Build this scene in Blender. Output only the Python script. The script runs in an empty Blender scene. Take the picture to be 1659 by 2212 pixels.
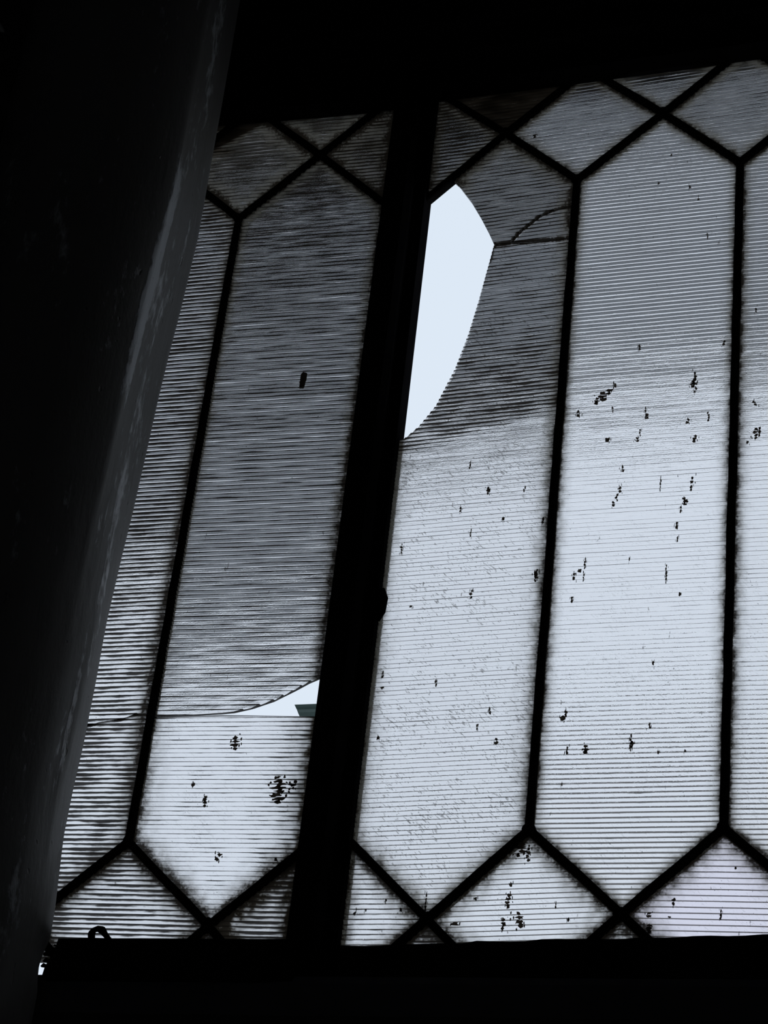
import bpy, math, random
import numpy as np
from mathutils import Matrix, Vector, noise as mnoise

# ------------------------------------------------------------------ camera, sky, exposure
scene = bpy.context.scene
COL = scene.collection
HOLE_R = [[0.0419,0.7736],[0.0589,0.7476],[0.0722,0.7232],[0.0832,0.7007],[0.0897,0.6859],[0.0864,0.6613],[0.0789,0.6128],[0.0707,0.5682],[0.0596,0.5248],[0.0422,0.4797],[0.0255,0.4553],[0.01,0.4412]]
CRACK_R = [[0.0897,0.6853],[0.1087,0.6859],[0.1329,0.684],[0.1564,0.6834],[0.1781,0.6836]]
CRACK_R2 = [[0.1085,0.6878],[0.1172,0.698],[0.1261,0.7063],[0.1345,0.714],[0.142,0.7194],[0.1563,0.7244],[0.1754,0.7274]]
CRACK_L_UP = [[-0.1851,0.1195],[-0.1446,0.1211],[-0.1055,0.1232],[-0.0957,0.1236],[-0.0745,0.1284],[-0.0527,0.1362],[-0.031,0.148],[-0.0185,0.1554],[-0.0066,0.1607]]
CRACK_L_LO = [[-0.1848,0.118],[-0.1443,0.1196],[-0.1051,0.1207],[-0.066,0.1198],[-0.0061,0.1182],[-0.0013,0.1181]]
CRACK_P0 = [[-0.2525,0.1075],[-0.2375,0.114],[-0.2138,0.1173],[-0.1948,0.1237],[-0.186,0.1246]]
RAIL_L = [[-0.2375,-0.1108],[0.0089,-0.1064]]
HOOK = [[-0.2001,-0.1133],[-0.2014,-0.106],[-0.1997,-0.1023],[-0.1957,-0.1008],[-0.1911,-0.1021],[-0.1875,-0.1062],[-0.1811,-0.1129]]
FLECK = [["L1",-0.069,0.5125,0.0065,0.0198],["L1",-0.0335,0.0398,0.017,0.0291],["L1",-0.019,0.0446,0.008,0.0094],["L1",-0.107,0.0278,0.006,0.0125],["L1",-0.0848,0.0887,0.01,0.0156],["L1",-0.085,-0.029,0.007,0.0083],["L1",-0.1226,0.0447,0.004,0.0042],["L1",-0.0263,-0.0308,0.005,0.0042],["R2",0.2229,0.4725,0.013,0.0114],["R2",0.2304,0.4775,0.009,0.0073],["R2",0.2173,0.4674,0.007,0.0094],["R2",0.2363,0.4848,0.004,0.0052],["R2",0.1995,0.4539,0.0055,0.0083],["R2",0.2596,0.5287,0.004,0.0073],["R2",0.3477,0.5255,0.004,0.0062],["R2",0.3189,0.4855,0.005,0.0156],["R2",0.3177,0.4784,0.007,0.0094],["R2",0.3199,0.4709,0.004,0.0073],["R2",0.3212,0.413,0.006,0.0094],["R2",0.2715,0.4438,0.005,0.0073],["R2",0.2697,0.4523,0.003,0.0062],["R2",0.2652,0.4251,0.0025,0.0094],["R2",0.2622,0.4171,0.005,0.0062],["R2",0.3135,0.4344,0.005,0.0062],["R2",0.334,0.438,0.003,0.0125],["R2",0.232,0.4198,0.006,0.0052],["R2",0.2354,0.4556,0.002,0.0083],["R2",0.249,0.3839,0.0045,0.0083],["R2",0.2474,0.3599,0.004,0.0073],["R2",0.245,0.351,0.004,0.0094],["R2",0.2411,0.3438,0.004,0.0062],["R2",0.3204,0.3652,0.005,0.0083],["R2",0.3193,0.3558,0.0035,0.0073],["R2",0.3138,0.3414,0.007,0.0094],["R2",0.3095,0.3328,0.003,0.0073],["R2",0.306,0.3148,0.0035,0.0083],["R2",0.3075,0.2992,0.0025,0.0062],["R2",0.2885,0.3635,0.0015,0.0187],["R2",0.2165,0.2784,0.0025,0.0135],["R2",0.216,0.264,0.002,0.0125],["R2",0.2114,0.2705,0.006,0.0042],["R2",0.2066,0.2646,0.004,0.0083],["R2",0.298,0.2615,0.0025,0.0218],["R2",0.3119,0.239,0.004,0.0042],["R2",0.2054,0.2391,0.003,0.0073],["R2",0.261,0.2807,0.0015,0.0052],["R2",0.2045,0.1128,0.006,0.0052],["R2",0.2078,0.1175,0.004,0.0073],["R2",0.2715,0.085,0.003,0.0177],["R2",0.2729,0.0845,0.005,0.0052],["R2",0.2289,0.0802,0.008,0.0094],["R2",0.2106,0.0798,0.004,0.0083],["R2",0.2883,0.1022,0.0035,0.0062],["R2",0.3223,0.0755,0.0025,0.0036],["R2",0.2977,0.0749,0.003,0.0026],["R2",0.2892,0.1662,0.0025,0.0052],["R2",0.2083,0.0458,0.002,0.0052],["R3",0.3818,0.4135,0.007,0.0135],["R3",0.3858,0.4153,0.004,0.0114],["R3",0.3802,0.449,0.006,0.0062],["R3",0.3797,0.562,0.002,0.0062],["R3",0.3741,0.404,0.003,0.0031],["R1",0.1674,0.267,0.006,0.0125],["R1",0.1685,0.2721,0.004,0.0073],["R1",0.1023,0.2512,0.004,0.0104],["R1",0.0878,0.4017,0.0025,0.0094],["R1",0.1098,0.3696,0.005,0.0094],["R1",0.1486,0.3682,0.0025,0.0073],["R1",0.0957,0.3213,0.002,0.0104],["R1",0.0747,0.155,0.0025,0.0083],["R1",0.0183,0.1664,0.0025,0.0083],["R1",0.1319,0.1232,0.003,0.0073],["R1",0.1208,0.1066,0.0025,0.0073],["R1",0.141,0.0915,0.005,0.0073],["R1",0.0209,0.0988,0.003,0.0052],["R1",0.0198,0.1523,0.007,0.0021],["R1",0.0234,0.308,0.003,0.0125],["R1",0.0397,0.2408,0.004,0.0031],["R1",0.0825,0.3493,0.003,0.0062],["R1",0.1287,0.3356,0.003,0.0042],["R1",0.1702,0.3299,0.003,0.0073],["R1",0.0862,-0.0691,0.0025,0.0177],["RD1b",0.1745,-0.0161,0.013,0.0104],["RD1b",0.1803,-0.023,0.005,0.0146],["RD1b",0.1714,-0.0233,0.004,0.0042],["RD1b",0.1651,-0.0673,0.007,0.0135],["RD1b",0.176,-0.0849,0.011,0.0156],["RD1b",0.162,-0.0892,0.006,0.0114],["RD1b",0.2098,-0.0719,0.002,0.0073],["RD1b",0.2226,-0.085,0.0025,0.0042],["RD1b",0.1661,-0.0518,0.005,0.0052],["RD1b",0.1336,-0.0649,0.0035,0.0031],["RD1b",0.1171,-0.0891,0.01,0.0031],["RD2b",0.2956,-0.0809,0.006,0.0057],["RD2b",0.2962,-0.0937,0.007,0.0094],["RD2b",0.3177,-0.069,0.005,0.0073],["RD2b",0.3597,-0.0811,0.0025,0.0104],["RD2b",0.3144,-0.0831,0.003,0.0021],["RD2b",0.3714,-0.0384,0.0025,0.0031],["RB0",0.062,-0.0753,0.004,0.0036],["RB0",0.0469,-0.0662,0.003,0.0031],["RB0",0.0283,-0.0756,0.0025,0.0042],["RB0",0.0177,-0.0791,0.003,0.0052],["RD1",0.1269,0.8296,0.005,0.0062],["R2",0.2838,0.7786,0.003,0.0036],["R2",0.3057,0.7316,0.003,0.0052],["R2",0.3158,0.714,0.003,0.0042],["R2",0.3267,0.6639,0.0025,0.0073],["R2",0.2715,0.7416,0.0025,0.0031],["LD",-0.1746,0.8965,0.005,0.0031]]
GUT = [-5.261,12.0,5.773]
CAM = {"loc":[0.68809,-1.76204,-0.68725],"pitch":0.50365,"yaw":-0.37359,"roll":0.11831,"f":4500}
L0 = [-0.03543,-0.01529,0.0]
AL = 0.05838
GAPB = [[-0.2481,-0.111],[-0.2435,-0.1151],[-0.2397,-0.1196],[-0.2462,-0.1279],[-0.2427,-0.131],[-0.2475,-0.1361]]


def rot_axes(p, y, r):
    cp, sp, cy, sy, cr, sr = math.cos(p), math.sin(p), math.cos(y), math.sin(y), math.cos(r), math.sin(r)
    f = Vector((sy*cp, cy*cp, sp)); right = Vector((cy, -sy, 0)); up = right.cross(f)
    return right*cr + up*sr, up*cr - right*sr, f

cam_data = bpy.data.cameras.new('camera'); cam = bpy.data.objects.new('camera', cam_data); COL.objects.link(cam)
_r, _u, _f = rot_axes(CAM['pitch'], CAM['yaw'], CAM['roll'])
cam.matrix_world = Matrix(((_r.x, _u.x, -_f.x, CAM['loc'][0]), (_r.y, _u.y, -_f.y, CAM['loc'][1]),
                           (_r.z, _u.z, -_f.z, CAM['loc'][2]), (0, 0, 0, 1)))
cam_data.sensor_fit = 'VERTICAL'; cam_data.sensor_height = 24.0
cam_data.lens = 24.0*CAM['f']/2212.0
cam_data.clip_start = 0.02; cam_data.clip_end = 300
scene.camera = cam

world = bpy.data.worlds.new('overcast_sky'); scene.world = world; world.use_nodes = True
_nt = world.node_tree; _nt.nodes.clear()
_o = _nt.nodes.new('ShaderNodeOutputWorld'); _bg = _nt.nodes.new('ShaderNodeBackground')
_tc = _nt.nodes.new('ShaderNodeTexCoord'); _nz = _nt.nodes.new('ShaderNodeTexNoise'); _rp = _nt.nodes.new('ShaderNodeValToRGB')
_nz.inputs['Scale'].default_value = 1.6; _nz.inputs['Detail'].default_value = 3
_rp.color_ramp.elements[0].color = (0.690, 0.790, 0.915, 1); _rp.color_ramp.elements[1].color = (0.755, 0.835, 0.925, 1)
_nt.links.new(_tc.outputs['Generated'], _nz.inputs['Vector']); _nt.links.new(_nz.outputs['Fac'], _rp.inputs['Fac'])
_nt.links.new(_rp.outputs['Color'], _bg.inputs['Color']); _bg.inputs['Strength'].default_value = 1.0
_nt.links.new(_bg.outputs['Background'], _o.inputs['Surface'])

scene.cycles.max_bounces = 10; scene.cycles.transmission_bounces = 10; scene.cycles.diffuse_bounces = 3; scene.cycles.glossy_bounces = 4
vs = scene.view_settings
scene.display_settings.display_device = 'sRGB'
vs.view_transform = 'Standard'; vs.look = 'None'; vs.exposure = 0.0; vs.gamma = 1.0; vs.use_curve_mapping = False

# ------------------------------------------------------------------ materials
def new_mat(name):
    m = bpy.data.materials.new(name); m.use_nodes = True
    nt = m.node_tree; nt.nodes.clear()
    out = nt.nodes.new('ShaderNodeOutputMaterial')
    return m, nt, out

def N(nt, kind, **kw):
    n = nt.nodes.new(kind)
    for k, v in kw.items():
        if k in n.inputs: n.inputs[k].default_value = v
        else: setattr(n, k, v)
    return n

def math_node(nt, op, a, b=None, c=None, clamp=False):
    n = nt.nodes.new('ShaderNodeMath'); n.operation = op; n.use_clamp = clamp
    for i, v in enumerate((a, b, c)):
        if v is None: continue
        if isinstance(v, (int, float)): n.inputs[i].default_value = v
        else: nt.links.new(v, n.inputs[i])
    return n.outputs[0]

def smooth(nt, v, lo, hi):
    n = nt.nodes.new('ShaderNodeMapRange'); n.interpolation_type = 'SMOOTHSTEP'
    n.inputs['From Min'].default_value = lo; n.inputs['From Max'].default_value = hi
    nt.links.new(v, n.inputs['Value']); return n.outputs['Result']

def plain(name, col, rough=0.7, spec=0.3, vary=0.35, scale=18, bump=0.2, bscale=90, metal=0.0):
    m, nt, out = new_mat(name)
    b = N(nt, 'ShaderNodeBsdfPrincipled', Roughness=rough, Metallic=metal)
    b.inputs['Specular IOR Level'].default_value = spec
    tc = N(nt, 'ShaderNodeTexCoord'); nz = N(nt, 'ShaderNodeTexNoise', Scale=scale, Detail=6)
    nt.links.new(tc.outputs['Object'], nz.inputs['Vector'])
    mx = N(nt, 'ShaderNodeMix'); mx.data_type = 'RGBA'
    mx.inputs[6].default_value = (*[c*(1-vary) for c in col], 1); mx.inputs[7].default_value = (*[min(1, c*(1+vary)) for c in col], 1)
    nt.links.new(nz.outputs['Fac'], mx.inputs[0]); nt.links.new(mx.outputs[2], b.inputs['Base Color'])
    if bump:
        n2 = N(nt, 'ShaderNodeTexNoise', Scale=bscale, Detail=5); nt.links.new(tc.outputs['Object'], n2.inputs['Vector'])
        bp = N(nt, 'ShaderNodeBump', Strength=bump, Distance=0.004); nt.links.new(n2.outputs['Fac'], bp.inputs['Height'])
        nt.links.new(bp.outputs['Normal'], b.inputs['Normal'])
    nt.links.new(b.outputs['BSDF'], out.inputs['Surface'])
    return m

def glass_mat(name, tint=(0.988, 0.980, 0.984), film_col=(0.80, 0.745, 0.62), bump=0.25):
    """ribbed cast glass with soot: per-vertex attributes edge, groove, film and grime steer where the dirt lies"""
    m, nt, out = new_mat(name)
    L = nt.links.new
    tc = N(nt, 'ShaderNodeTexCoord')
    def noise(scale, detail=4, stretch=None, rough=0.55):
        n = N(nt, 'ShaderNodeTexNoise', Scale=scale, Detail=detail, Roughness=rough)
        if stretch:
            mp = N(nt, 'ShaderNodeMapping'); mp.inputs['Scale'].default_value = stretch
            L(tc.outputs['Object'], mp.inputs['Vector']); L(mp.outputs['Vector'], n.inputs['Vector'])
        else: L(tc.outputs['Object'], n.inputs['Vector'])
        return n.outputs['Fac']
    at = {k: N(nt, 'ShaderNodeAttribute', attribute_name=k).outputs['Fac'] for k in ('edge', 'groove', 'film', 'grime', 'halo', 'dash')}
    fine = noise(420, 3); mid = noise(95, 5); streak = noise(160, 4, (0.22, 1, 1)); big = noise(22, 4); down = noise(240, 3, (1, 1, 0.25))
    # soot packed along the leads
    nz_e = math_node(nt, 'ADD', math_node(nt, 'MULTIPLY', math_node(nt, 'SUBTRACT', mid, 0.5), 2.4), math_node(nt, 'MULTIPLY', math_node(nt, 'SUBTRACT', fine, 0.5), 1.6))
    e = math_node(nt, 'MULTIPLY', at['edge'], math_node(nt, 'ADD', 1.0, nz_e))
    m_edge = math_node(nt, 'MULTIPLY', smooth(nt, e, 0.28, 1.0), 0.95)
    # soot lying on the ledges of the ribs
    g = math_node(nt, 'ADD', math_node(nt, 'SUBTRACT', math_node(nt, 'ADD', at['groove'], at['grime']), 1.0), math_node(nt, 'MULTIPLY', math_node(nt, 'SUBTRACT', streak, 0.5), 1.1))
    g = math_node(nt, 'ADD', g, math_node(nt, 'MULTIPLY', math_node(nt, 'SUBTRACT', big, 0.5), 0.5))
    m_gr = math_node(nt, 'MULTIPLY', smooth(nt, g, 0.0, 0.34), 0.96)
    # specks
    sp = math_node(nt, 'ADD', fine, math_node(nt, 'MULTIPLY', math_node(nt, 'SUBTRACT', big, 0.5), 0.3))
    m_sp = math_node(nt, 'MULTIPLY', smooth(nt, sp, 0.72, 0.76), 0.7)
    mp_s = N(nt, 'ShaderNodeMapping'); mp_s.inputs['Rotation'].default_value = (0, math.radians(-42), 0)
    mp_t = N(nt, 'ShaderNodeMapping'); mp_t.inputs['Scale'].default_value = (0.22, 1, 1)
    n_s = N(nt, 'ShaderNodeTexNoise', Scale=620, Detail=2); L(tc.outputs['Object'], mp_s.inputs['Vector']); L(mp_s.outputs['Vector'], mp_t.inputs['Vector']); L(mp_t.outputs['Vector'], n_s.inputs['Vector'])
    dash = math_node(nt, 'MULTIPLY', smooth(nt, math_node(nt, 'ADD', n_s.outputs['Fac'], math_node(nt, 'MULTIPLY', math_node(nt, 'SUBTRACT', big, 0.5), 0.3)), 0.64, 0.70), 0.5)
    sp2 = math_node(nt, 'ADD', down, math_node(nt, 'MULTIPLY', math_node(nt, 'SUBTRACT', mid, 0.5), 0.3))
    m_sp2 = math_node(nt, 'MULTIPLY', smooth(nt, sp2, 0.74, 0.78), 0.6)
    dirt = math_node(nt, 'MAXIMUM', math_node(nt, 'MAXIMUM', m_edge, m_gr), math_node(nt, 'MAXIMUM', m_sp, math_node(nt, 'MAXIMUM', m_sp2, math_node(nt, 'MULTIPLY', dash, at['dash']))))
    # thin cloudy film
    hz = math_node(nt, 'MULTIPLY', smooth(nt, math_node(nt, 'MULTIPLY', at['halo'], math_node(nt, 'ADD', 0.35, math_node(nt, 'MULTIPLY', mid, 1.3))), 0.10, 0.9), 0.75)
    fv = math_node(nt, 'ADD', math_node(nt, 'MULTIPLY', at['film'], math_node(nt, 'ADD', 0.6, math_node(nt, 'MULTIPLY', mid, 0.8))), hz, clamp=True)
    bn = math_node(nt, 'ADD', noise(900, 2), math_node(nt, 'MULTIPLY', noise(260, 3, (0.3, 1, 1)), 1.2))
    bp = N(nt, 'ShaderNodeBump', Strength=bump, Distance=0.0004); L(bn, bp.inputs['Height'])
    gl = N(nt, 'ShaderNodeBsdfGlass', IOR=1.52, Roughness=0.0, Color=(*tint, 1)); L(bp.outputs['Normal'], gl.inputs['Normal'])
    tr = N(nt, 'ShaderNodeBsdfTranslucent', Color=(*film_col, 1)); df = N(nt, 'ShaderNodeBsdfDiffuse', Color=(0.16, 0.155, 0.14, 1))
    fm = N(nt, 'ShaderNodeMixShader', Fac=0.35); L(tr.outputs[0], fm.inputs[1]); L(df.outputs[0], fm.inputs[2])
    m1 = N(nt, 'ShaderNodeMixShader'); L(fv, m1.inputs[0]); L(gl.outputs[0], m1.inputs[1]); L(fm.outputs[0], m1.inputs[2])
    dd = N(nt, 'ShaderNodeBsdfDiffuse', Color=(0.020, 0.016, 0.012, 1))
    dt = N(nt, 'ShaderNodeBsdfTranslucent', Color=(0.085, 0.062, 0.040, 1))
    dm = N(nt, 'ShaderNodeMixShader', Fac=0.5); L(dd.outputs[0], dm.inputs[1]); L(dt.outputs[0], dm.inputs[2])
    m2 = N(nt, 'ShaderNodeMixShader'); L(dirt, m2.inputs[0]); L(m1.outputs[0], m2.inputs[1]); L(dm.outputs[0], m2.inputs[2])
    L(m2.outputs[0], out.inputs['Surface'])
    return m

M = {}
M['lead'] = plain('old_lead', (0.014, 0.013, 0.012), 0.9, 0.0, 0.5, 60, 0.35, 260)
M['frame'] = plain('black_painted_iron', (0.013, 0.012, 0.0125), 0.9, 0.0, 0.4, 25, 0.2, 140)
M['beam'] = plain('dark_stained_timber', (0.09, 0.088, 0.095), 0.9, 0.05, 0.4, 14, 0.3, 60)
M['wall'] = plain('sooty_plaster', (0.060, 0.057, 0.052), 0.9, 0.1, 0.5, 5, 0.4, 40)
M['room'] = plain('limewashed_plaster', (0.42, 0.40, 0.37), 0.9, 0.1, 0.3, 4, 0.3, 40)
M['dirt'] = plain('dried_dirt', (0.05, 0.04, 0.032), 0.95, 0.05, 0.4, 300, 0.0)
_nt = M['dirt'].node_tree; _out = [n for n in _nt.nodes if n.type == 'OUTPUT_MATERIAL'][0]; _pb = [n for n in _nt.nodes if n.type == 'BSDF_PRINCIPLED'][0]
_tl = N(_nt, 'ShaderNodeBsdfTranslucent', Color=(0.42, 0.37, 0.32, 1)); _ms = N(_nt, 'ShaderNodeMixShader', Fac=0.6)
_nt.links.new(_pb.outputs[0], _ms.inputs[1]); _nt.links.new(_tl.outputs[0], _ms.inputs[2]); _nt.links.new(_ms.outputs[0], _out.inputs['Surface'])
M['flake'] = plain('chalky_flake', (0.62, 0.60, 0.57), 0.9, 0.1, 0.25, 80, 0.2, 300)
M['strip'] = plain('peeling_grey_paint', (0.62, 0.61, 0.58), 0.85, 0.15, 0.4, 25, 0.3, 100)
M['rust'] = plain('rusty_brown_cable', (0.16, 0.07, 0.06), 0.8, 0.15, 0.4, 60, 0.2, 200)
M['soffit'] = plain('pale_painted_soffit', (0.76, 0.785, 0.82), 0.8, 0.2, 0.12, 6, 0.1, 60)
M['fascia'] = plain('cream_fascia', (0.70, 0.64, 0.50), 0.7, 0.2, 0.1, 6, 0.0)
M['asphalt'] = plain('pale_paving', (0.33, 0.33, 0.33), 0.9, 0.2, 0.3, 1.2, 0.2, 40)
M['gutter'] = plain('dark_green_gutter', (0.035, 0.060, 0.052), 0.45, 0.4, 0.15, 10, 0.0)
M['brick'] = plain('grey_render', (0.22, 0.21, 0.20), 0.9, 0.1, 0.2, 4, 0.1, 40)
M['slate'] = plain('pale_blue_slate', (0.30, 0.37, 0.45), 0.6, 0.3, 0.15, 8, 0.0)
M['glass'] = glass_mat('ribbed_glass')
M['glass_pink'] = glass_mat('pinkish_ribbed_glass', (0.985, 0.955, 0.99))

WORN_SHEEN = [((-0.30, -0.20), 0.13, 0.30, 0.66, 0.36), ((0.20, 0.16), 0.16, 0.02, 0.40, 0.20), ((-0.02, -0.02), 0.07, -0.04, 0.13, 0.22), ((0.10, 0.10), 0.18, 0.62, 0.92, 0.14)]
def column_mat():
    m, nt, out = new_mat('worn_column_paint'); L = nt.links.new
    tc = N(nt, 'ShaderNodeTexCoord')
    def noise(scale, detail, stretch):
        n = N(nt, 'ShaderNodeTexNoise', Scale=scale, Detail=detail, Roughness=0.6); mp = N(nt, 'ShaderNodeMapping')
        mp.inputs['Scale'].default_value = stretch
        L(tc.outputs['Object'], mp.inputs['Vector']); L(mp.outputs['Vector'], n.inputs['Vector']); return n.outputs['Fac']
    wear_sheen = math_node(nt, 'ADD', noise(34, 6, (1, 1, 0.22)), math_node(nt, 'MULTIPLY', math_node(nt, 'SUBTRACT', noise(7, 3, (1, 1, 0.35)), 0.5), 0.7))
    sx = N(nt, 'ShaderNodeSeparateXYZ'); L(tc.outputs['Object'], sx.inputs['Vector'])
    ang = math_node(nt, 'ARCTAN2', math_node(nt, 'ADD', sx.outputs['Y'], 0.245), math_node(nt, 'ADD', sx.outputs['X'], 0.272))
    wear_sheen = math_node(nt, 'SUBTRACT', wear_sheen, 0.13)
    for a0, wd, z0, z1, k in WORN_SHEEN:            # rubbed-through paint, with the highlight streaks on it put into the colour
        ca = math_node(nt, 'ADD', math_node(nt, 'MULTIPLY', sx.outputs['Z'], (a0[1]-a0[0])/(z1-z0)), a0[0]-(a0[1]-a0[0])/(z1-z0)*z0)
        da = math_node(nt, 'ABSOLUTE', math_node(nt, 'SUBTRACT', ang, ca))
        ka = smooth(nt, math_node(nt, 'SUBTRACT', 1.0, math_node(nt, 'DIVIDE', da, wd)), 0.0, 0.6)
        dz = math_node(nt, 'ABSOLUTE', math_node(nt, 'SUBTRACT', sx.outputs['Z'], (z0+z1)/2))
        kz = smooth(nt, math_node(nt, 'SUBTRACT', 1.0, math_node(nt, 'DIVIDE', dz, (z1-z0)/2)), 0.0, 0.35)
        wear_sheen = math_node(nt, 'ADD', wear_sheen, math_node(nt, 'MULTIPLY', math_node(nt, 'MULTIPLY', ka, kz), k))
    wear_sheen = math_node(nt, 'ADD', wear_sheen, math_node(nt, 'MULTIPLY', math_node(nt, 'SUBTRACT', noise(150, 5, (1, 1, 0.4)), 0.5), 0.75))
    wm = smooth(nt, wear_sheen, 0.52, 0.74)
    b = N(nt, 'ShaderNodeBsdfPrincipled', Roughness=0.42); b.inputs['Specular IOR Level'].default_value = 0.35
    mx = N(nt, 'ShaderNodeMix'); mx.data_type = 'RGBA'
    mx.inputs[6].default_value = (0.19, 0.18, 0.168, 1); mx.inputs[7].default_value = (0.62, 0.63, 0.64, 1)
    L(wm, mx.inputs[0]); L(mx.outputs[2], b.inputs['Base Color'])
    rr = N(nt, 'ShaderNodeMapRange'); rr.inputs['To Min'].default_value = 0.5; rr.inputs['To Max'].default_value = 0.33
    L(wm, rr.inputs['Value']); L(rr.outputs['Result'], b.inputs['Roughness'])
    pits = smooth(nt, noise(75, 2, (1, 1, 0.55)), 0.70, 0.76)
    h = math_node(nt, 'SUBTRACT', math_node(nt, 'ADD', math_node(nt, 'MULTIPLY', wm, 0.35), math_node(nt, 'MULTIPLY', noise(120, 5, (1, 1, 0.3)), 0.5)), math_node(nt, 'MULTIPLY', pits, 1.2))
    bp = N(nt, 'ShaderNodeBump', Strength=0.5, Distance=0.003); L(h, bp.inputs['Height']); L(bp.outputs['Normal'], b.inputs['Normal'])
    L(b.outputs['BSDF'], out.inputs['Surface'])
    return m
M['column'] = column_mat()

# ------------------------------------------------------------------ object helpers
def mesh_obj(name, verts, faces, mat, parent=None, smooth_shade=False):
    me = bpy.data.meshes.new(name); me.from_pydata([tuple(v) for v in verts], [], faces); me.update()
    if smooth_shade: me.polygons.foreach_set('use_smooth', [True]*len(me.polygons))
    me.materials.append(mat)
    o = bpy.data.objects.new(name, me); COL.objects.link(o)
    if parent: o.parent = parent
    return o

def empty(name, loc=(0, 0, 0), rotz=0.0, parent=None):
    o = bpy.data.objects.new(name, None); COL.objects.link(o); o.location = loc; o.rotation_euler = (0, 0, rotz)
    o.empty_display_size = 0.05
    if parent: o.parent = parent
    return o

def tag(o, label=None, cat=None, kind=None, group=None):
    if label: o['label'] = label
    if cat: o['category'] = cat
    if kind: o['kind'] = kind
    if group: o['group'] = group
    return o

class MB:
    def __init__(s): s.v = []; s.f = []
    def box(s, lo, hi):
        b = len(s.v); (x0, y0, z0), (x1, y1, z1) = lo, hi
        s.v += [(x0,y0,z0),(x1,y0,z0),(x1,y1,z0),(x0,y1,z0),(x0,y0,z1),(x1,y0,z1),(x1,y1,z1),(x0,y1,z1)]
        s.f += [tuple(b+i for i in q) for q in ((0,3,2,1),(4,5,6,7),(0,1,5,4),(1,2,6,5),(2,3,7,6),(3,0,4,7))]
        return s
    def extrude(s, prof, path0, path1, ax_a, ax_b):
        """profile points (a, b) along axes ax_a, ax_b swept from path0 to path1"""
        b = len(s.v); n = len(prof)
        for P in (path0, path1):
            for a, c in prof: s.v.append(tuple(Vector(P) + Vector(ax_a)*a + Vector(ax_b)*c))
        for i in range(n):
            j = (i+1) % n; s.f.append((b+i, b+j, b+n+j, b+n+i))
        s.f.append(tuple(b+i for i in range(n))[::-1]); s.f.append(tuple(b+n+i for i in range(n)))
        return s
    def prism(s, poly, y0, y1):
        """polygon in (x, z), extruded in y"""
        b = len(s.v); n = len(poly)
        for y in (y0, y1): s.v += [(p[0], y, p[1]) for p in poly]
        for i in range(n):
            j = (i+1) % n; s.f.append((b+i, b+j, b+n+j, b+n+i))
        s.f.append(tuple(b+i for i in range(n))[::-1]); s.f.append(tuple(b+n+i for i in range(n)))
        return s
    def tube(s, pts, r, seg=8):
        b = len(s.v); n = len(pts)
        for i, p in enumerate(pts):
            p = Vector(p); t = (Vector(pts[min(i+1, n-1)]) - Vector(pts[max(i-1, 0)])).normalized()
            u = t.cross(Vector((0, 1, 0.01))).normalized(); w = t.cross(u)
            rr = r[i] if isinstance(r, (list, tuple)) else r
            for k in range(seg):
                a = 2*math.pi*k/seg; s.v.append(tuple(p + u*(math.cos(a)*rr) + w*(math.sin(a)*rr)))
        for i in range(n-1):
            for k in range(seg):
                k2 = (k+1) % seg; s.f.append((b+i*seg+k, b+i*seg+k2, b+(i+1)*seg+k2, b+(i+1)*seg+k))
        s.f.append(tuple(b+k for k in range(seg))[::-1]); s.f.append(tuple(b+(n-1)*seg+k for k in range(seg)))
        return s
    def build(s, name, mat, parent=None, sm=False): return mesh_obj(name, s.v, s.f, mat, parent, sm)

# ------------------------------------------------------------------ ribbed glass
def profile(v):
    """one rib, root to tip: upright valley up to v, sloped face, rounded tip, then the ledge back to the next root; (height, depth 0..1, soot 0..1)"""
    n0 = 1.0-0.02-v; sl = 0.955/(0.88-v)
    out = [(0.0, 0.0, 0.75), (v*0.35, 0.003, 0.35), (v*0.7, 0.012, 0.12), (v, 0.03, 0.0)]
    for k in (0.33, 0.66): z = v+(0.88-v)*k; out.append((z, 0.03+(0.935-0.03)*k, k*0.7))
    out += [(0.88, 0.935, 0.85), (0.92, 0.98, 0.95), (0.95, 1.0, 1.0)]
    return out, 0.905/(0.88-v)
T_BACK, T_FRONT = 0.0022, -0.0012     # flat outer face, root plane of the ribs

def crossings(poly, z):
    xs = []
    n = len(poly)
    for i in range(n):
        (x0, z0), (x1, z1) = poly[i], poly[(i+1) % n]
        if (z0 <= z < z1) or (z1 <= z < z0): xs.append(x0 + (x1-x0)*(z-z0)/(z1-z0))
    return (min(xs), max(xs)) if len(xs) >= 2 else None

def seg_dist(P, a, b):
    a = np.array(a); b = np.array(b); d = b-a; L2 = max(d@d, 1e-12)
    t = np.clip(((P-a)@d)/L2, 0, 1); return np.linalg.norm(P-(a+t[:, None]*d), axis=1)

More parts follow.
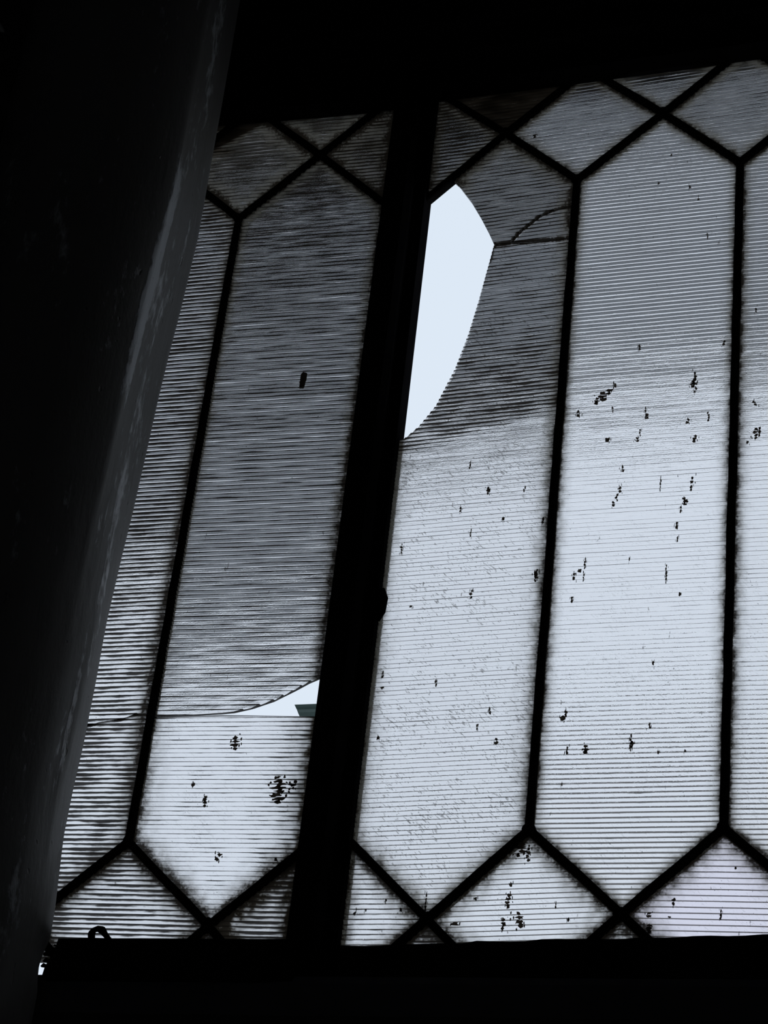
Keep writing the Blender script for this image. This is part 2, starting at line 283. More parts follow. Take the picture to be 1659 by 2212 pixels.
def ribbed(name, poly, parent, phi=0.0, angle=30.0, pitch=0.0049, film=0.08, grime=0.3, edge=1.0, halo=0.006, valley=0.2, wob=0.10, wav=0.035, dash=0.2, cracks=(), free=(), mat='glass', seed=0, tilt=0.0, jag=0.0):
    """one sheet of sawtooth-ribbed glass cut to poly (s, z); free = indices of broken edges that no lead covers"""
    rnd = random.Random(seed)
    c, s_ = math.cos(-phi), math.sin(-phi); wob_ = wob
    cx = sum(p[0] for p in poly)/len(poly); cz = sum(p[1] for p in poly)/len(poly)
    q = [((x-cx)*c-(z-cz)*s_, (x-cx)*s_+(z-cz)*c) for x, z in poly]
    zmin = min(p[1] for p in q)+1e-5; zmax = max(p[1] for p in q)-1e-5
    PROF, slope = profile(valley)
    D = pitch*math.tan(math.radians(angle))/slope
    off = rnd.random()*pitch
    lev = []
    k = math.floor((zmin-off)/pitch)-1
    while off+k*pitch < zmax:
        jz = rnd.uniform(-0.02, 0.02)*pitch; jd = 1+rnd.uniform(-0.07, 0.07)
        for fz, fd, g in PROF: lev.append((off+(k+fz)*pitch+jz, fd*D*jd, g, k))
        k += 1
    zs = np.array([l[0] for l in lev]); ds = np.array([l[1] for l in lev]); gs = np.array([l[2] for l in lev])
    keep = [(z, d, g, kk) for z, d, g, kk in lev if zmin < z < zmax]
    keep = [(zmin, float(np.interp(zmin, zs, ds)), 0.3, keep[0][3])] + keep + [(zmax, float(np.interp(zmax, zs, ds)), 0.3, keep[-1][3])]
    OFFS = [0, 0.0015, 0.0035, 0.007, 0.012, 0.019]; NI = 5
    nc = 2*len(OFFS)+NI
    V = []; G = []; rows = []
    jags = {}
    for z, d, g, kk in keep:
        cr = crossings(q, z)
        if cr is None: cr = (rows[-1][0], rows[-1][1]) if rows else (0, 0)
        l, r = cr
        if jag:
            if kk not in jags: jags[kk] = (rnd.uniform(-jag, jag), cr[0])
            if free == 'left': l = jags[kk][1]+jags[kk][0]
        rows.append((l, r))
        w = r-l; sc = min(1.0, w/0.05)
        xs = [l+o*sc for o in OFFS] + [l+OFFS[-1]*sc+(w-2*OFFS[-1]*sc)*(i+1)/(NI+1) for i in range(NI)] + [r-o*sc for o in OFFS[::-1]]
        for x in xs:
            wob = mnoise.noise(Vector((x*28+seed*3.1, z*90, seed)))
            wz = mnoise.noise(Vector((x*55, kk*1.7+seed, 5.0)))
            V.append((x, z+wz*wav*pitch, T_FRONT-d*(1+(0.10*wob if wob_ <= 0.1 else wob_*mnoise.noise(Vector((x*75+seed, z*170, seed)))*0.6+0.1*wob))-0.00008*wz)); G.append(g)
    nr = len(rows); nfront = len(V)
    for (z, d, g, kk), (l, r) in zip(keep, rows): V.append((l, z, T_BACK)); V.append((r, z, T_BACK)); G += [0, 0]
    F = []
    for i in range(nr-1):
        for j in range(nc-1):
            a = i*nc+j; F.append((a, a+1, a+nc+1, a+nc))
        b = nfront+2*i
        F.append((b+1, b, b+2, b+3))
        F.append((i*nc, (i+1)*nc, b+2, b))
        F.append(((i+1)*nc-1, b+1, b+3, (i+2)*nc-1))
    F.append(tuple(range(nc))[::-1]+(nfront, nfront+1))
    F.append(tuple((nr-1)*nc+j for j in range(nc))+(nfront+2*nr-1, nfront+2*nr-2))
    c2, s2 = math.cos(phi), math.sin(phi)
    P = np.array(V); X = P[:, 0]*c2-P[:, 1]*s2+cx; Z = P[:, 0]*s2+P[:, 1]*c2+cz
    S = np.stack([X, Z], 1); dist = np.full(len(S), 9.0)
    fr = free if isinstance(free, (list, tuple)) else ()
    for i in range(len(poly)):
        if i in fr: continue
        dist = np.minimum(dist, seg_dist(S, poly[i], poly[(i+1) % len(poly)]))
    edge_v = edge*np.exp(-np.maximum(dist-0.0035, 0)/halo)
    for i in cracks:
        edge_v = np.maximum(edge_v, 1.3*np.exp(-np.maximum(seg_dist(S, poly[i], poly[(i+1) % len(poly)])-0.0008, 0)/0.0014))
    halov = np.exp(-np.maximum(dist-0.004, 0)/(halo*1.8)); halov[nfront:] = 0.0
    edge_v[nfront:] = 0.0      # dirt lies on the ribbed side
    ct, st = math.cos(math.radians(tilt)), math.sin(math.radians(tilt))
    zc = cz
    out = [(X[i], P[i, 2]*ct-(Z[i]-zc)*st, zc+(Z[i]-zc)*ct+P[i, 2]*st) for i in range(len(X))]
    o = mesh_obj(name, out, F, M[mat], parent)
    me = o.data
    filmv = film(S) if callable(film) else np.full(len(S), film)
    grimev = grime(S) if callable(grime) else np.full(len(S), grime)
    filmv = filmv.copy(); filmv[nfront:] = 0.0
    for nm, arr in (('edge', edge_v), ('groove', np.array(G)), ('film', filmv), ('grime', grimev), ('halo', halov), ('dash', np.full(len(S), dash))):
        a = me.attributes.new(nm, 'FLOAT', 'POINT'); a.data.foreach_set('value', np.asarray(arr, dtype=np.float32))
    return o

def inset(poly, d=0.0012):
    cx = sum(p[0] for p in poly)/len(poly); cz = sum(p[1] for p in poly)/len(poly)
    out = []
    for x, z in poly:
        v = Vector((x-cx, z-cz)); l = max(v.length, 1e-6); out.append((x-v.x/l*d, z-v.y/l*d))
    return out

def came(a, b, parent, w=0.0040, name='lead_came', seg=6, seed=0):
    """lead came: flat-backed bar with rounded faces, slightly wavering"""
    rnd = random.Random(seed*7+3)
    prof = [(-w, -0.0015), (-w*0.86, 0.0042), (-w*0.45, 0.0060), (w*0.45, 0.0060), (w*0.86, 0.0042), (w, -0.0015), (w, -0.0050), (w*0.8, -0.0066), (w*0.35, -0.0076), (-w*0.35, -0.0076), (-w*0.8, -0.0066), (-w, -0.0050)]
    A = Vector((a[0], 0, a[1])); B = Vector((b[0], 0, b[1])); t = (B-A); n = max(2, int(t.length/0.03)); d = t.normalized()
    side = Vector((-d.z, 0, d.x)); V = []; F = []; m = len(prof)
    for i in range(n+1):
        k = i/n; wv = (rnd.uniform(-1, 1)*0.00035 if 0 < i < n else 0); ww = 1+rnd.uniform(-0.05, 0.05)
        for p, y in prof:
            q = A+t*k+side*(p*ww+wv); V.append((q.x, y, q.z))
    for i in range(n):
        for j in range(m):
            j2 = (j+1) % m; F.append((i*m+j, i*m+j2, (i+1)*m+j2, (i+1)*m+j))
    F.append(tuple(range(m))[::-1]); F.append(tuple(n*m+j for j in range(m)))
    return mesh_obj(name, V, F, M['lead'], parent)

def solder(p, parent, r=0.0058, seed=0):
    rnd = random.Random(seed); V = []; F = []; n = 12
    for y, k in ((-0.0050, 1.0), (-0.0074, 0.82), (-0.0084, 0.4)):
        for i in range(n):
            a = 2*math.pi*i/n; rr = r*k*(1+0.12*math.sin(2*a+seed)+rnd.uniform(-0.04, 0.04)); V.append((p[0]+math.cos(a)*rr, y, p[1]+math.sin(a)*rr))
    for y in (0.004, -0.0050):
        pass
    for l in range(2):
        for i in range(n): F.append((l*n+i, l*n+(i+1) % n, (l+1)*n+(i+1) % n, (l+1)*n+i))
    F.append(tuple(2*n+i for i in range(n))); F.append(tuple(range(n))[::-1])
    return mesh_obj('solder_joint', V, F, M['lead'], parent)

def flecks(items, parent, seed=0):
    """dried splashes: small ragged flakes, broken up rib by rib, lying on the rib tips"""
    rnd = random.Random(seed); mb = MB()
    def flake(x, z, w, h):
        n = 11; pts = []
        for i in range(n):
            a = 2*math.pi*i/n+rnd.uniform(-0.2, 0.2); k = rnd.uniform(0.45, 1.15)
            pts.append((x+math.cos(a)*w/2*k, z+math.sin(a)*h/2*k))
        mb.prism(pts, -0.0052, -0.0046)
    for n_, x, z, w, h in items:
        k = max(1, int(round(h/0.0035))); drift = rnd.uniform(-0.35, 0.35)*w*0.6
        for i in range(k):
            zz = z+h*((i+0.5)/k-0.5); f = math.sin(math.pi*(i+0.5)/k)*0.6+0.4
            flake(x-drift*((i+0.5)/k-0.5)+rnd.uniform(-0.15, 0.15)*w, zz, w*f*rnd.uniform(0.75, 1.1), h/k*rnd.uniform(1.0, 1.4))
            for _ in range(rnd.choice([1, 1, 2, 3])): flake(x+rnd.uniform(-0.7, 0.7)*w, zz+rnd.uniform(-1, 1)*h/k, w*0.15, h/k*rnd.uniform(0.5, 1.2))
        if (n_, x, z) in SOLID: mb.prism([(x-w*0.42, z-h*0.5), (x+w*0.30, z-h*0.48), (x+w*0.42, z-h*0.2), (x+w*0.46, z+h*0.2), (x+w*0.55, z+h*0.42), (x-w*0.1, z+h*0.5), (x-w*0.45, z+h*0.36)], -0.0075, -0.0048)
    return tag(mb.build('dried_dirt', M['dirt'], parent), kind='stuff')

SOLID = {tuple(FLECK[0][:3])}
def pick(*names): return [f for f in FLECK if f[0] in names]

# ------------------------------------------------------------------ the room
ROOM = dict(x0=-1.7, x1=2.2, y0=-3.4, z0=-2.25, z1=1.75)
WY0, WY1 = -0.055, 0.045
OX0, OX1, OZ0, OZ1 = -0.46, 0.64, -0.19, 0.985
wf = MB()
wf.box((ROOM['x0'], WY0, ROOM['z0']), (ROOM['x1'], WY1, OZ0)).box((ROOM['x0'], WY0, OZ1), (ROOM['x1'], WY1, 2.05))
wf.box((ROOM['x0'], WY0, OZ0), (OX0, WY1, OZ1)).box((OX1, WY0, OZ0), (ROOM['x1'], WY1, OZ1))
tag(wf.build('wall_front', M['wall']), 'sooty dark plaster wall around the leaded window', 'wall', 'structure')
for nm, lo, hi in (('wall_left', (ROOM['x0']-0.1, ROOM['y0'], ROOM['z0']), (ROOM['x0'], WY1, 2.05)),
                   ('wall_right', (ROOM['x1'], ROOM['y0'], ROOM['z0']), (ROOM['x1']+0.1, WY1, 2.05)),
                   ('floor', (ROOM['x0']-0.1, ROOM['y0']-0.1, ROOM['z0']-0.1), (ROOM['x1']+0.1, WY1, ROOM['z0'])),
                   ('ceiling', (ROOM['x0'], ROOM['y0'], ROOM['z1']), (ROOM['x1'], WY0, ROOM['z1']+0.1))):
    tag(MB().box(lo, hi).build(nm, M['room']), {'floor': 'dark floor of the unlit room', 'ceiling': 'dark ceiling of the unlit room'}.get(nm, 'unlit limewashed plaster '+nm.replace('_', ' on the ')+' side'), nm.split('_')[0], 'structure')

for nm, pts, wd, mt in (('plaster_strip', [(-0.640, 1.160), (-0.628, 1.138), (-0.612, 1.122), (-0.600, 1.110)], 0.006, 'strip'),
                        ('plaster_strip', [(-0.652, 1.100), (-0.630, 1.098), (-0.612, 1.097)], 0.0035, 'rust'),
                        ('plaster_strip', [(-0.655, 1.135), (-0.640, 1.118), (-0.634, 1.106)], 0.006, 'strip')):
    sb = MB(); sb.tube([(x+0.034, WY0-0.004-0.002*i, z-0.052) for i, (x, z) in enumerate(pts)], [wd*0.4]+[wd]*(len(pts)-2)+[wd*0.3], 6); sb.build(nm, M[mt], bpy.data.objects['wall_front'])
wb = MB(); yb0, yb1 = ROOM['y0']-0.1, ROOM['y0']       # back wall; unseen opening added so sky light lifts the blacks
wb.box((ROOM['x0']-0.1, yb0, ROOM['z0']), (1.25, yb1, 2.05)).box((1.65, yb0, ROOM['z0']), (ROOM['x1']+0.1, yb1, 2.05))
wb.box((1.25, yb0, ROOM['z0']), (1.65, yb1, -0.9)).box((1.25, yb0, -0.15), (1.65, yb1, 2.05))
tag(wb.build('wall_back', M['room']), 'unlit limewashed plaster wall behind the viewer', 'wall', 'structure')
# head beam with stepped moulding, sash-bottom transom, centre mullion
head = MB()
head.extrude([(0.010, 0.905), (0.010, 1.06), (-0.075, 1.06), (-0.075, 0.955), (-0.058, 0.945), (-0.058, 0.925), (-0.034, 0.918), (-0.034, 0.897), (-0.012, 0.897)],
             (OX0-0.06, 0, 0), (OX1+0.06, 0, 0), (0, 1, 0), (0, 0, 1))
tag(head.build('trim_1', M['frame']), 'dark moulded head beam running above both leaded lights', 'beam', 'structure')
tr = MB()
tr.extrude([(0.012, -0.150), (-0.040, -0.150), (-0.046, -0.158), (-0.046, -0.205), (-0.085, -0.214), (-0.090, -0.225), (-0.090, -0.330), (-0.060, -0.345), (0.012, -0.345)],
           (OX0-0.06, 0, 0), (OX1+0.06, 0, 0), (0, 1, 0), (0, 0, 1))
tag(tr.build('trim_2', M['beam']), 'dark timber sill beam under the leaded lights', 'beam', 'structure')
mu = MB()
mu.extrude([(-0.0405, 0.010), (-0.0405, -0.012), (-0.0365, -0.018), (-0.0365, -0.026), (-0.031, -0.032), (-0.011, -0.032), (-0.006, -0.024), (-0.006, -0.014), (-0.001, -0.010), (-0.001, 0.010)],
           (0, 0, -0.152), (0, 0, 0.9), (1, 0, 0), (0, 1, 0))
tag(mu.build('trim_3', M['frame']), 'black stepped centre mullion between the two leaded lights', 'mullion', 'structure')

# ------------------------------------------------------------------ right-hand light
ZT, ZB = 0.925, -0.125
w2 = tag(empty('window_2'), 'wide leaded light right of the black mullion, one pane with a curved hole', 'window', 'structure')
Y = {0: (0.003, 0.7565), 1: (0.1792, 0.7608), 2: (0.359, 0.7581), 3: (0.540, 0.759)}
X = {0: (0.092, 0.8397), 1: (0.2722, 0.840), 2: (0.452, 0.840)}
T = {0: (0.0, 0.918), 1: (0.1822, 0.919), 2: (0.362, 0.920), 3: (0.545, 0.920)}
YB = {0: (0.002, -0.005), 1: (0.1793, 0.0019), 2: (0.360, 0.0002), 3: (0.541, 0.0)}
XB = {0: (0.0885, -0.0838), 1: (0.2706, -0.0799), 2: (0.452, -0.081)}
def lerp(a, b, t): return (a[0]+(b[0]-a[0])*t, a[1]+(b[1]-a[1])*t)
def to_z(a, b, z): return lerp(a, b, (z-a[1])/(b[1]-a[1]))
XL = 0.000; XR = 0.542
BOT = {}
for i in range(3):
    BOT[i, 'l'] = to_z(XB[i], (XB[i][0]-0.088, XB[i][1]-0.082), ZB); BOT[i, 'r'] = to_z(XB[i], (XB[i][0]+0.088, XB[i][1]-0.082), ZB)
cams = []
for i in (1, 2): cams.append((Y[i], YB[i]))
for i in range(3):
    cams += [(Y[i], X[i]), (X[i], Y[i+1]), (X[i], T[i]), (X[i], T[i+1]), (YB[i], XB[i]), (XB[i], YB[i+1]), (XB[i], BOT[i, 'l']), (XB[i], BOT[i, 'r'])]
for k, (a, b) in enumerate(cams): came(a, b, w2, seed=k)
for k, p in enumerate([Y[1], Y[2], YB[1], YB[2]]): solder(p, w2, 0.0062, k)
for k, p in enumerate(list(X.values())+list(XB.values())): solder(p, w2, 0.0072, k+10)
RIGHT_PANES = [
 ('top', [T[0], X[0], Y[0]], dict(phi=0.02, angle=34, film=0.05, grime=0.72, edge=1.2, seed=1)),
 ('top', [T[0], T[1], X[0]], dict(phi=0.02, angle=38, film=0.05, grime=1.15, edge=1.6, halo=0.016, seed=2)),
 ('d', [X[0], T[1], X[1], Y[1]], dict(phi=0.030, angle=27, valley=0.37, film=0.03, grime=lambda S: 0.3+0.45*np.clip((S[:, 1]-0.865)/0.045, 0, 1), seed=3, pitch=0.0048)),
 ('top', [T[1], T[2], X[1]], dict(phi=0.028, angle=27, valley=0.38, film=0.05, grime=lambda S: 0.35+0.5*np.clip((S[:, 1]-0.895)/0.022, 0, 1), seed=4)),
 ('d', [X[1], T[2], X[2], Y[2]], dict(phi=0.024, angle=27, valley=0.34, film=0.12, grime=0.3, seed=5)),
 ('d', [X[2], T[3], (XR, 0.84), Y[3]], dict(phi=0.02, angle=27, seed=6)),
 ('top', [T[2], T[3], X[2]], dict(phi=0.02, angle=27, seed=7)),
 ('b', [YB[0], XB[0], BOT[0, 'l'], (XL, ZB)], dict(phi=0.0, angle=29, film=0.10, grime=0.45, halo=0.008, seed=8)),
 ('b', [XB[0], BOT[0, 'r'], BOT[0, 'l']], dict(phi=0.0, angle=29, film=0.10, grime=0.7, edge=1.3, halo=0.012, seed=9)),
 ('b', [XB[0], YB[1], XB[1], BOT[1, 'l'], BOT[0, 'r']], dict(phi=0.030, angle=25, film=0.05, grime=0.05, halo=0.008, seed=10)),
 ('b', [XB[1], BOT[1, 'r'], BOT[1, 'l']], dict(phi=0.0, angle=29, film=0.10, grime=0.7, edge=1.3, halo=0.012, seed=11)),
 ('b', [XB[1], YB[2], XB[2], BOT[2, 'l'], BOT[1, 'r']], dict(phi=-0.022, angle=24, film=0.05, grime=0.05, halo=0.008, seed=12, pitch=0.0055, mat='glass_pink')),
 ('b', [XB[2], YB[3], (XR, ZB), BOT[2, 'r']], dict(phi=0, angle=25, seed=13)),
]
FK = {3: ('RD1',), 8: ('RB0',), 10: ('RD1b',), 12: ('RD2b',)}
for _, poly, kw in RIGHT_PANES:
    o = ribbed('glass_pane', inset(poly), w2, **kw)
    if kw['seed'] in FK: flecks(pick(*FK[kw['seed']]), o, kw['seed'])
# tall panes
p2 = ribbed('glass_pane', inset([X[1], Y[1], YB[1], XB[1], YB[2], Y[2]]), w2, phi=-0.004, angle=22.2, film=0.04, grime=0.12, halo=0.0045, edge=0.85, valley=0.335, seed=20)
flecks(pick('R2'), p2, 20)
p3 = ribbed('glass_pane', inset([X[2], Y[2], YB[2], XB[2], YB[3], Y[3]]), w2, phi=-0.012, angle=22.6, valley=0.31, film=0.07, grime=0.12, halo=0.005, seed=21, pitch=0.0049)
flecks(pick('R3'), p3, 21)
# the broken pane: three shards around a curved hole
bp = empty('glass_pane', parent=w2); bp['label'] = 'broken pane with a curved hole and two cracks'
HR = [tuple(p) for p in HOLE_R]; C1 = [tuple(p) for p in CRACK_R]; C2 = [tuple(p) for p in CRACK_R2]
def sh(pts, dx=0, dz=0): return [(x+dx, z+dz) for x, z in pts]
upA = [X[0], (0.0323, 0.7839), HR[0]] + HR[1:5] + [C1[1]] + C2 + [Y[1]]
nA = len(upA)
ribbed('glass_shard', upA, bp, phi=0.028, angle=33, film=0.16, grime=0.42, edge=1.1, halo=0.008, free=list(range(2, nA-2)), cracks=[6]+list(range(7, nA-2)), seed=30, tilt=0.0, dash=0.5)
triB = sh(C2, 0.0004, -0.0012)[::-1] + sh(C1[2:], 0, 0.0012)
ribbed('glass_shard', triB, bp, phi=0.028, angle=33, film=0.16, grime=0.42, free=[0,1,2,3,4,5,6,7,8], cracks=list(range(len(C2)+3)), seed=31, tilt=1.5)
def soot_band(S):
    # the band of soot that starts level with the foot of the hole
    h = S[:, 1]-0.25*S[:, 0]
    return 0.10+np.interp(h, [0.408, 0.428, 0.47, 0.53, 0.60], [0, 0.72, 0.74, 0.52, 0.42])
loC = sh(C1, 0, -0.0012)[::-1] + sh(HR[5:], 0, 0) + [(XL, 0.440), YB[0], XB[0], YB[1]]
nf = len(C1)+len(HR[5:])
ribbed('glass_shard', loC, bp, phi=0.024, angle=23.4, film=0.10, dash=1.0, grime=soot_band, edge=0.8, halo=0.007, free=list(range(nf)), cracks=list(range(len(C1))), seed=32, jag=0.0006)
flecks(pick('R1'), bp, 22)
# sash members
MB().box((XL-0.004, -0.012, ZB-0.02), (XL+0.0062, 0.010, 0.93)).build('stile', M['frame'], w2)
MB().box((XR-0.004, -0.014, ZB-0.02), (XR+0.06, 0.010, 0.93)).build('stile', M['frame'], w2)
rl = MB(); rndr = random.Random(4); top = []
for i in range(41):
    x = -0.004+0.60*i/40; top.append((x, -0.1185+0.0105*min(max(x/0.40, 0), 1.2)+rndr.choice([0, 0, 0.0008, -0.0006, 0.0015])))
rl.prism(top+[(0.596, -0.152), (-0.004, -0.152)], -0.030, 0.012)
rl.build('bottom_rail', M['frame'], w2)
pt = MB(); pt.tube([(0.0085, -0.006, 0.262), (0.0115, -0.008, 0.250), (0.0105, -0.008, 0.236), (0.007, -0.006, 0.226)], [0.002, 0.0045, 0.0045, 0.002], 8)
tag(pt.build('putty_lump', M['lead'], w2), 'dark lump of old putty on the stile')

# ------------------------------------------------------------------ left-hand light
w1 = tag(empty('window_1', (L0[0], L0[1], 0), AL), 'narrow leaded light between the round column and the black mullion', 'window', 'structure')
y0, y1, y2 = (-0.354, 0.740), (-0.1766, 0.7415), (-0.0036, 0.747)
x0, x1 = (-0.266, 0.822), (-0.0887, 0.8248)
t0, t1, t2 = (-0.355, 0.905), (-0.180, 0.9055), (-0.002, 0.908)
b0, b1, b2 = (-0.360, -0.012), (-0.1804, -0.0137), (0.000, -0.0194)
v0, v1 = (-0.2710, -0.096), (-0.0852, -0.0968)
ZL = -0.135; SL, SR = -0.362, 0.002
v0l, v0r = (-0.312, ZL), (-0.230, ZL); v1l, v1r = (-0.1245, ZL), (-0.0455, ZL)
lc = [(y1, b1), (y0, x0), (x0, y1), (y1, x1), (x1, y2), (x0, t0), (x0, t1), (x1, t1), (x1, t2), (b0, v0), (v0, b1), (b1, v1), (v1, b2), (v0, v0l), (v0, v0r), (v1, v1l), (v1, v1r)]
for k, (a, b) in enumerate(lc): came(a, b, w1, seed=k+50)
for k, p in enumerate([y1, b1]): solder(p, w1, 0.0064, k+60)
for k, p in enumerate([x0, x1, v0, v1]): solder(p, w1, 0.0076, k+70)
LEFT_PANES = [
 ([x0, t1, x1, y1], dict(phi=0.012, angle=33, film=0.20, grime=lambda S: 0.40+1.0*np.clip((S[:, 1]-(0.848+(S[:, 0]+0.2151)*0.62))/0.010, 0, 1), edge=1.2, halo=0.010, seed=40)),
 ([t1, t2, x1], dict(phi=0.012, angle=33, film=0.20, grime=0.42, edge=1.2, halo=0.010, seed=41)),
 ([x1, t2, y2], dict(phi=0.012, angle=35, film=0.16, grime=0.60, edge=1.2, halo=0.012, seed=42)),
 ([t0, t1, x0], dict(phi=0.012, angle=35, film=0.2, grime=0.9, seed=43)),
 ([t0, x0, y0], dict(phi=0.012, angle=35, film=0.2, grime=0.9, seed=44)),
 ([b0, v0, v0l, (SL, ZL)], dict(phi=0, angle=30, film=0.14, grime=0.9, edge=1.2, halo=0.010, seed=45)),
 ([b1, v1, v1l, v0r, v0], dict(phi=-0.004, angle=30, film=0.14, grime=0.85, edge=1.1, halo=0.008, seed=46)),
 ([v0, v0r, v0l], dict(phi=0, angle=30, film=0.14, grime=0.9, seed=47)),
 ([v1, v1r, v1l], dict(phi=0, angle=30, film=0.14, grime=0.9, edge=1.5, halo=0.02, seed=48)),
 ([v1, b2, (SR, ZL), v1r], dict(phi=0, angle=30, film=0.30, grime=0.85, edge=1.4, halo=0.012, seed=49)),
]
for poly, kw in LEFT_PANES:
    o = ribbed('glass_pane', inset(poly), w1, **kw)
    if kw['seed'] == 40: flecks(pick('LD'), o, 40)
lp = empty('glass_pane', parent=w1); lp['label'] = 'cracked pane with a slit of open sky low down'
U = [tuple(p) for p in CRACK_L_UP]; Lw = [tuple(p) for p in CRACK_L_LO]
up = [x1, y1] + U + [y2]
ribbed('glass_shard', up, lp, phi=0.002, angle=38.5, valley=0.31, wob=0.30, wav=0.09, film=0.06, grime=0.44, edge=0.9, halo=0.006, free=list(range(2, 2+len(U)-1)), seed=50, pitch=0.0050)
lo = Lw[::-1] + [b1, v1, b2]
lo = [(-0.0005, 0.1181)] + [tuple(p) for p in Lw[:-1]][::-1] + [b1, v1, b2]
ribbed('glass_shard', lo, lp, phi=0.001, angle=26, film=lambda S: 0.04+0.24*np.clip((S[:, 0]+0.055)/0.045, 0, 1), grime=lambda S: 0.34+0.30*np.clip((S[:, 0]+0.06)/0.05, 0, 1), edge=1.15, halo=0.009, free=list(range(0, len(Lw)-1)), seed=51, pitch=0.0047)
flecks(pick('L1'), lp, 52)
lp0 = empty('glass_pane', parent=w1); lp0['label'] = 'soot-striped pane half hidden behind the column'
K = [tuple(p) for p in CRACK_P0]
ribbed('glass_shard', [x0, y0, (-0.357, 0.112)] + K + [y1], lp0, phi=0.02, angle=31, valley=0.31, wav=0.06, film=0.06, grime=0.84, edge=0.9, halo=0.006, free=[2,3,4,5,6], seed=53, pitch=0.0051)
ribbed('glass_shard', sh(K, 0, -0.001)[::-1] + [(-0.357, 0.111), b0, v0, b1], lp0, phi=0.006, angle=28, valley=0.3, film=0.06, grime=0.90, edge=0.9, halo=0.008, free=[0,1,2,3,4], seed=54, pitch=0.0049)
MB().box((SR-0.0065, -0.010, ZL-0.02), (SR+0.012, 0.010, 0.92)).build('stile', M['frame'], w1)
MB().box((SL-0.05, -0.014, ZL-0.02), (SL+0.004, 0.010, 0.92)).build('stile', M['frame'], w1)
MB().box((SL-0.05, -0.026, 0.883), (SR+0.012, 0.010, 0.93)).build('top_rail', M['frame'], w1)
rb = MB(); rb.prism([(-0.2231, -0.1205), (-0.14, -0.1187), (SR+0.012, -0.1165), (SR+0.012, -0.158), (-0.2330, -0.158), (-0.2315, -0.1476), (-0.2290, -0.1420), (-0.2262, -0.1345), (-0.2240, -0.1264)], -0.030, 0.012)
rb.build('bottom_rail', M['frame'], w1)
for pc, pr in (((-0.2318, -0.021, -0.1285), 0.0024), ((-0.2352, -0.021, -0.1325), 0.0026), ((-0.2345, -0.021, -0.1388), 0.0024), ((-0.2362, -0.021, -0.1440), 0.0022), ((-0.2290, -0.021, -0.1245), 0.0012)):
    pq = MB(); pq.tube([(pc[0]-pr*1.7, pc[1], pc[2]-pr*0.5), (pc[0]-pr*0.6, pc[1], pc[2]), (pc[0]+pr*0.8, pc[1], pc[2]-pr*0.3), (pc[0]+pr*2.0, pc[1], pc[2]+pr*0.6)], [pr*0.4, pr, pr*0.85, pr*0.3], 8); pq.build('putty_lump', M['lead'], w1)
hk = MB(); hp = []
HK = [Vector((p[0], p[1])) for p in HOOK]
for i in range(len(HK)-1):
    for k in range(4): q = HK[i].lerp(HK[i+1], k/4); hp.append((q.x+0.014, -0.036, q.y-0.0115))
hp.append((HK[-1].x+0.014, -0.036, HK[-1].y-0.0115))
hk.tube(hp, [0.0031+0.0005*math.sin(i*0.5) for i in range(len(hp))], 10); hk.build('latch_hook', M['frame'], w1, True)

# ------------------------------------------------------------------ round column in front of the window
# shaft axis x and radius by height: a slight swelling and a chipped hollow near the sill
SHAFT = [(-2.25, -0.2773, 0.1004), (-0.2086, -0.2771, 0.1005), (-0.1591, -0.2758, 0.1016),
         (-0.1382, -0.2761, 0.1013), (-0.0698, -0.2788, 0.0992), (-0.0256, -0.2785, 0.0995), (0.0198, -0.2773, 0.1003), (0.0801, -0.2770, 0.1006), (0.1472, -0.2772, 0.1005), (0.2117, -0.2758, 0.1016), (0.2627, -0.2742, 0.1029),
         (0.3255, -0.2728, 0.1040), (0.3956, -0.2716, 0.1050), (0.4512, -0.2701, 0.1062), (0.5082, -0.2680, 0.1079), (0.5964, -0.2653, 0.1101), (0.645, -0.2652, 0.1102), (0.784, -0.2653, 0.1101), (0.918, -0.2660, 0.1095), (1.75, -0.2660, 0.1095)]
CY = -0.245
V = []; F = []; NS = 144; A0, A1 = math.radians(-17.5), math.radians(37.5); zs = np.concatenate([np.linspace(-2.25, -0.30, 30), np.linspace(-0.29, -0.12, 60), np.linspace(-0.11, 1.75, 130)])
rr = np.interp(zs, [a[0] for a in SHAFT], [a[2] for a in SHAFT]); cxs = np.interp(zs, [a[0] for a in SHAFT], [a[1] for a in SHAFT])
for z, r, CX in zip(zs, rr, cxs):
    fl = min(1.0, max(0.25, (z-0.02)/0.30))                        # the flattened side fades out low down
    dip = float(np.interp(z, [-0.212, -0.200, -0.188, -0.176, -0.164], [0, 0.0025, 0.0042, 0.0032, 0]))
    for k in range(NS):
        a = 2*math.pi*k/NS
        rk = r+0.0007*mnoise.noise(Vector((math.cos(a)*6, math.sin(a)*6, z*5)))
        aa = (a+math.pi) % (2*math.pi)-math.pi
        if A0 < aa < A1: rk *= 1-fl*(1-math.cos((A1-A0)/2)/math.cos(aa-(A0+A1)/2))
        rk -= dip*math.exp(-((aa-0.5)/0.45)**2)
        V.append((CX+math.cos(a)*rk, CY+math.sin(a)*rk, z))
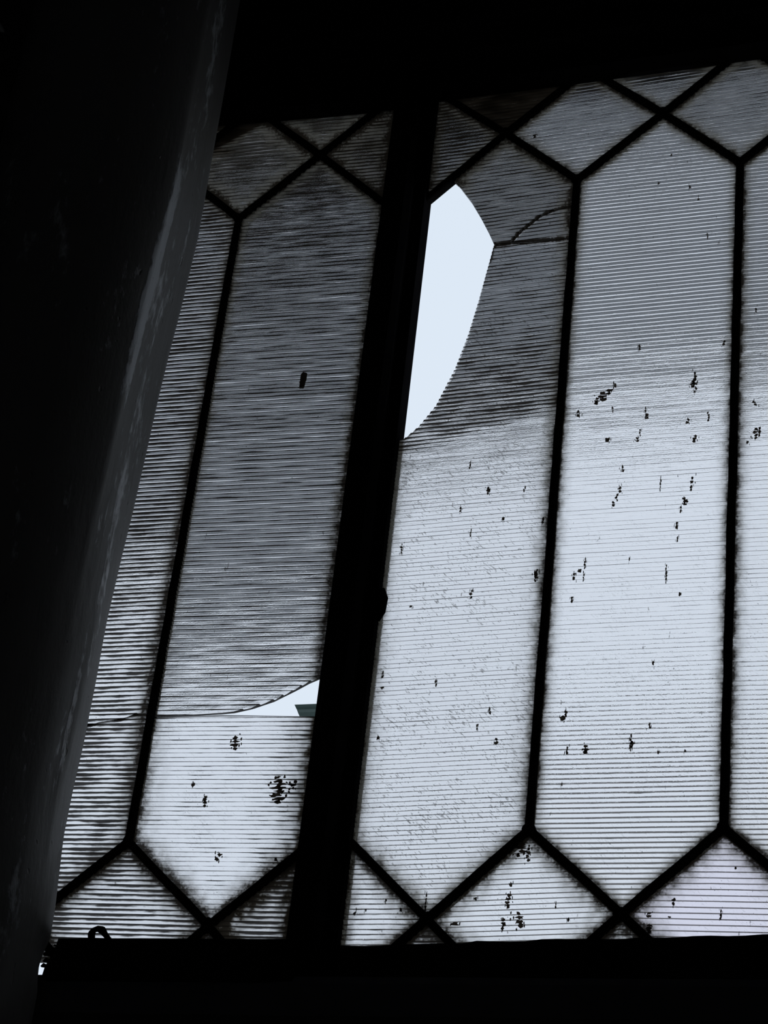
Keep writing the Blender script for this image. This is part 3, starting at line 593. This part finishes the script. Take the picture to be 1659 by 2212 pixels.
for i in range(len(zs)-1):
    for k in range(NS):
        k2 = (k+1) % NS; F.append((i*NS+k, i*NS+k2, (i+1)*NS+k2, (i+1)*NS+k))
F.append(tuple(range(NS))[::-1]); F.append(tuple((len(zs)-1)*NS+k for k in range(NS)))
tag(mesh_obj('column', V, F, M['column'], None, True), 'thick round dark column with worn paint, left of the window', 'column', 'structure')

# ------------------------------------------------------------------ outside
MB().box((-40, WY1+0.01, -3.6), (40, 60, -3.5)).build('ground_outside', M['asphalt'])
tag(bpy.data.objects['ground_outside'], 'pale paved yard outside the window', 'yard', 'structure')
cn = empty('roof_overhang', (0, 0, 0)); tag(cn, 'pale soffit of the eaves above the window outside', 'eaves', 'structure')
for i in range(14):
    yy = 0.05+i*0.083
    MB().box((-6, yy, 1.902), (7, yy+0.080, 1.922)).build('soffit_board', M['soffit'], cn)
MB().box((-6, 1.212, 1.885), (7, 1.236, 2.03)).build('fascia', M['fascia'], cn)
MB().box((-6, 0.05, 1.925), (7, 1.21, 2.0)).build('roof_deck', M['slate'], cn)

gx, gy, gz = GUT
nb = tag(empty('neighbour_building', (gx, gy, -3.5)), 'neighbouring building with a dark green gutter seen through the slit', 'building')
H = gz+3.5
MB().box((0.25, 0.25, 0), (9, 7, H-0.10)).build('wall', M['brick'], nb)
gt = MB(); gt.extrude([(0.0, 0.0), (0.012, -0.016), (0.030, -0.030), (0.034, -0.052), (0.052, -0.078), (0.060, -0.082), (0.17, -0.082), (0.17, 0.0)], (0.0, 0, 0), (9.1, 0, 0), (0, 1, 0), (0, 0, 1))
for i, v in enumerate(gt.v):
    gt.v[i] = (v[0]+(0.035 if v[0] < 1 else 0)*min(1, -v[2]/0.08), v[1], v[2]+H)
gt.build('gutter', M['gutter'], nb)
rf = MB(); rf.extrude([(0.10, 0.0), (3.6, 0.55), (7.0, 0.0), (7.0, -0.06), (0.10, -0.06)], (0.05, 0, H), (9.1, 0, H), (0, 1, 0), (0, 0, 1)); rf.build('roof', M['slate'], nb)
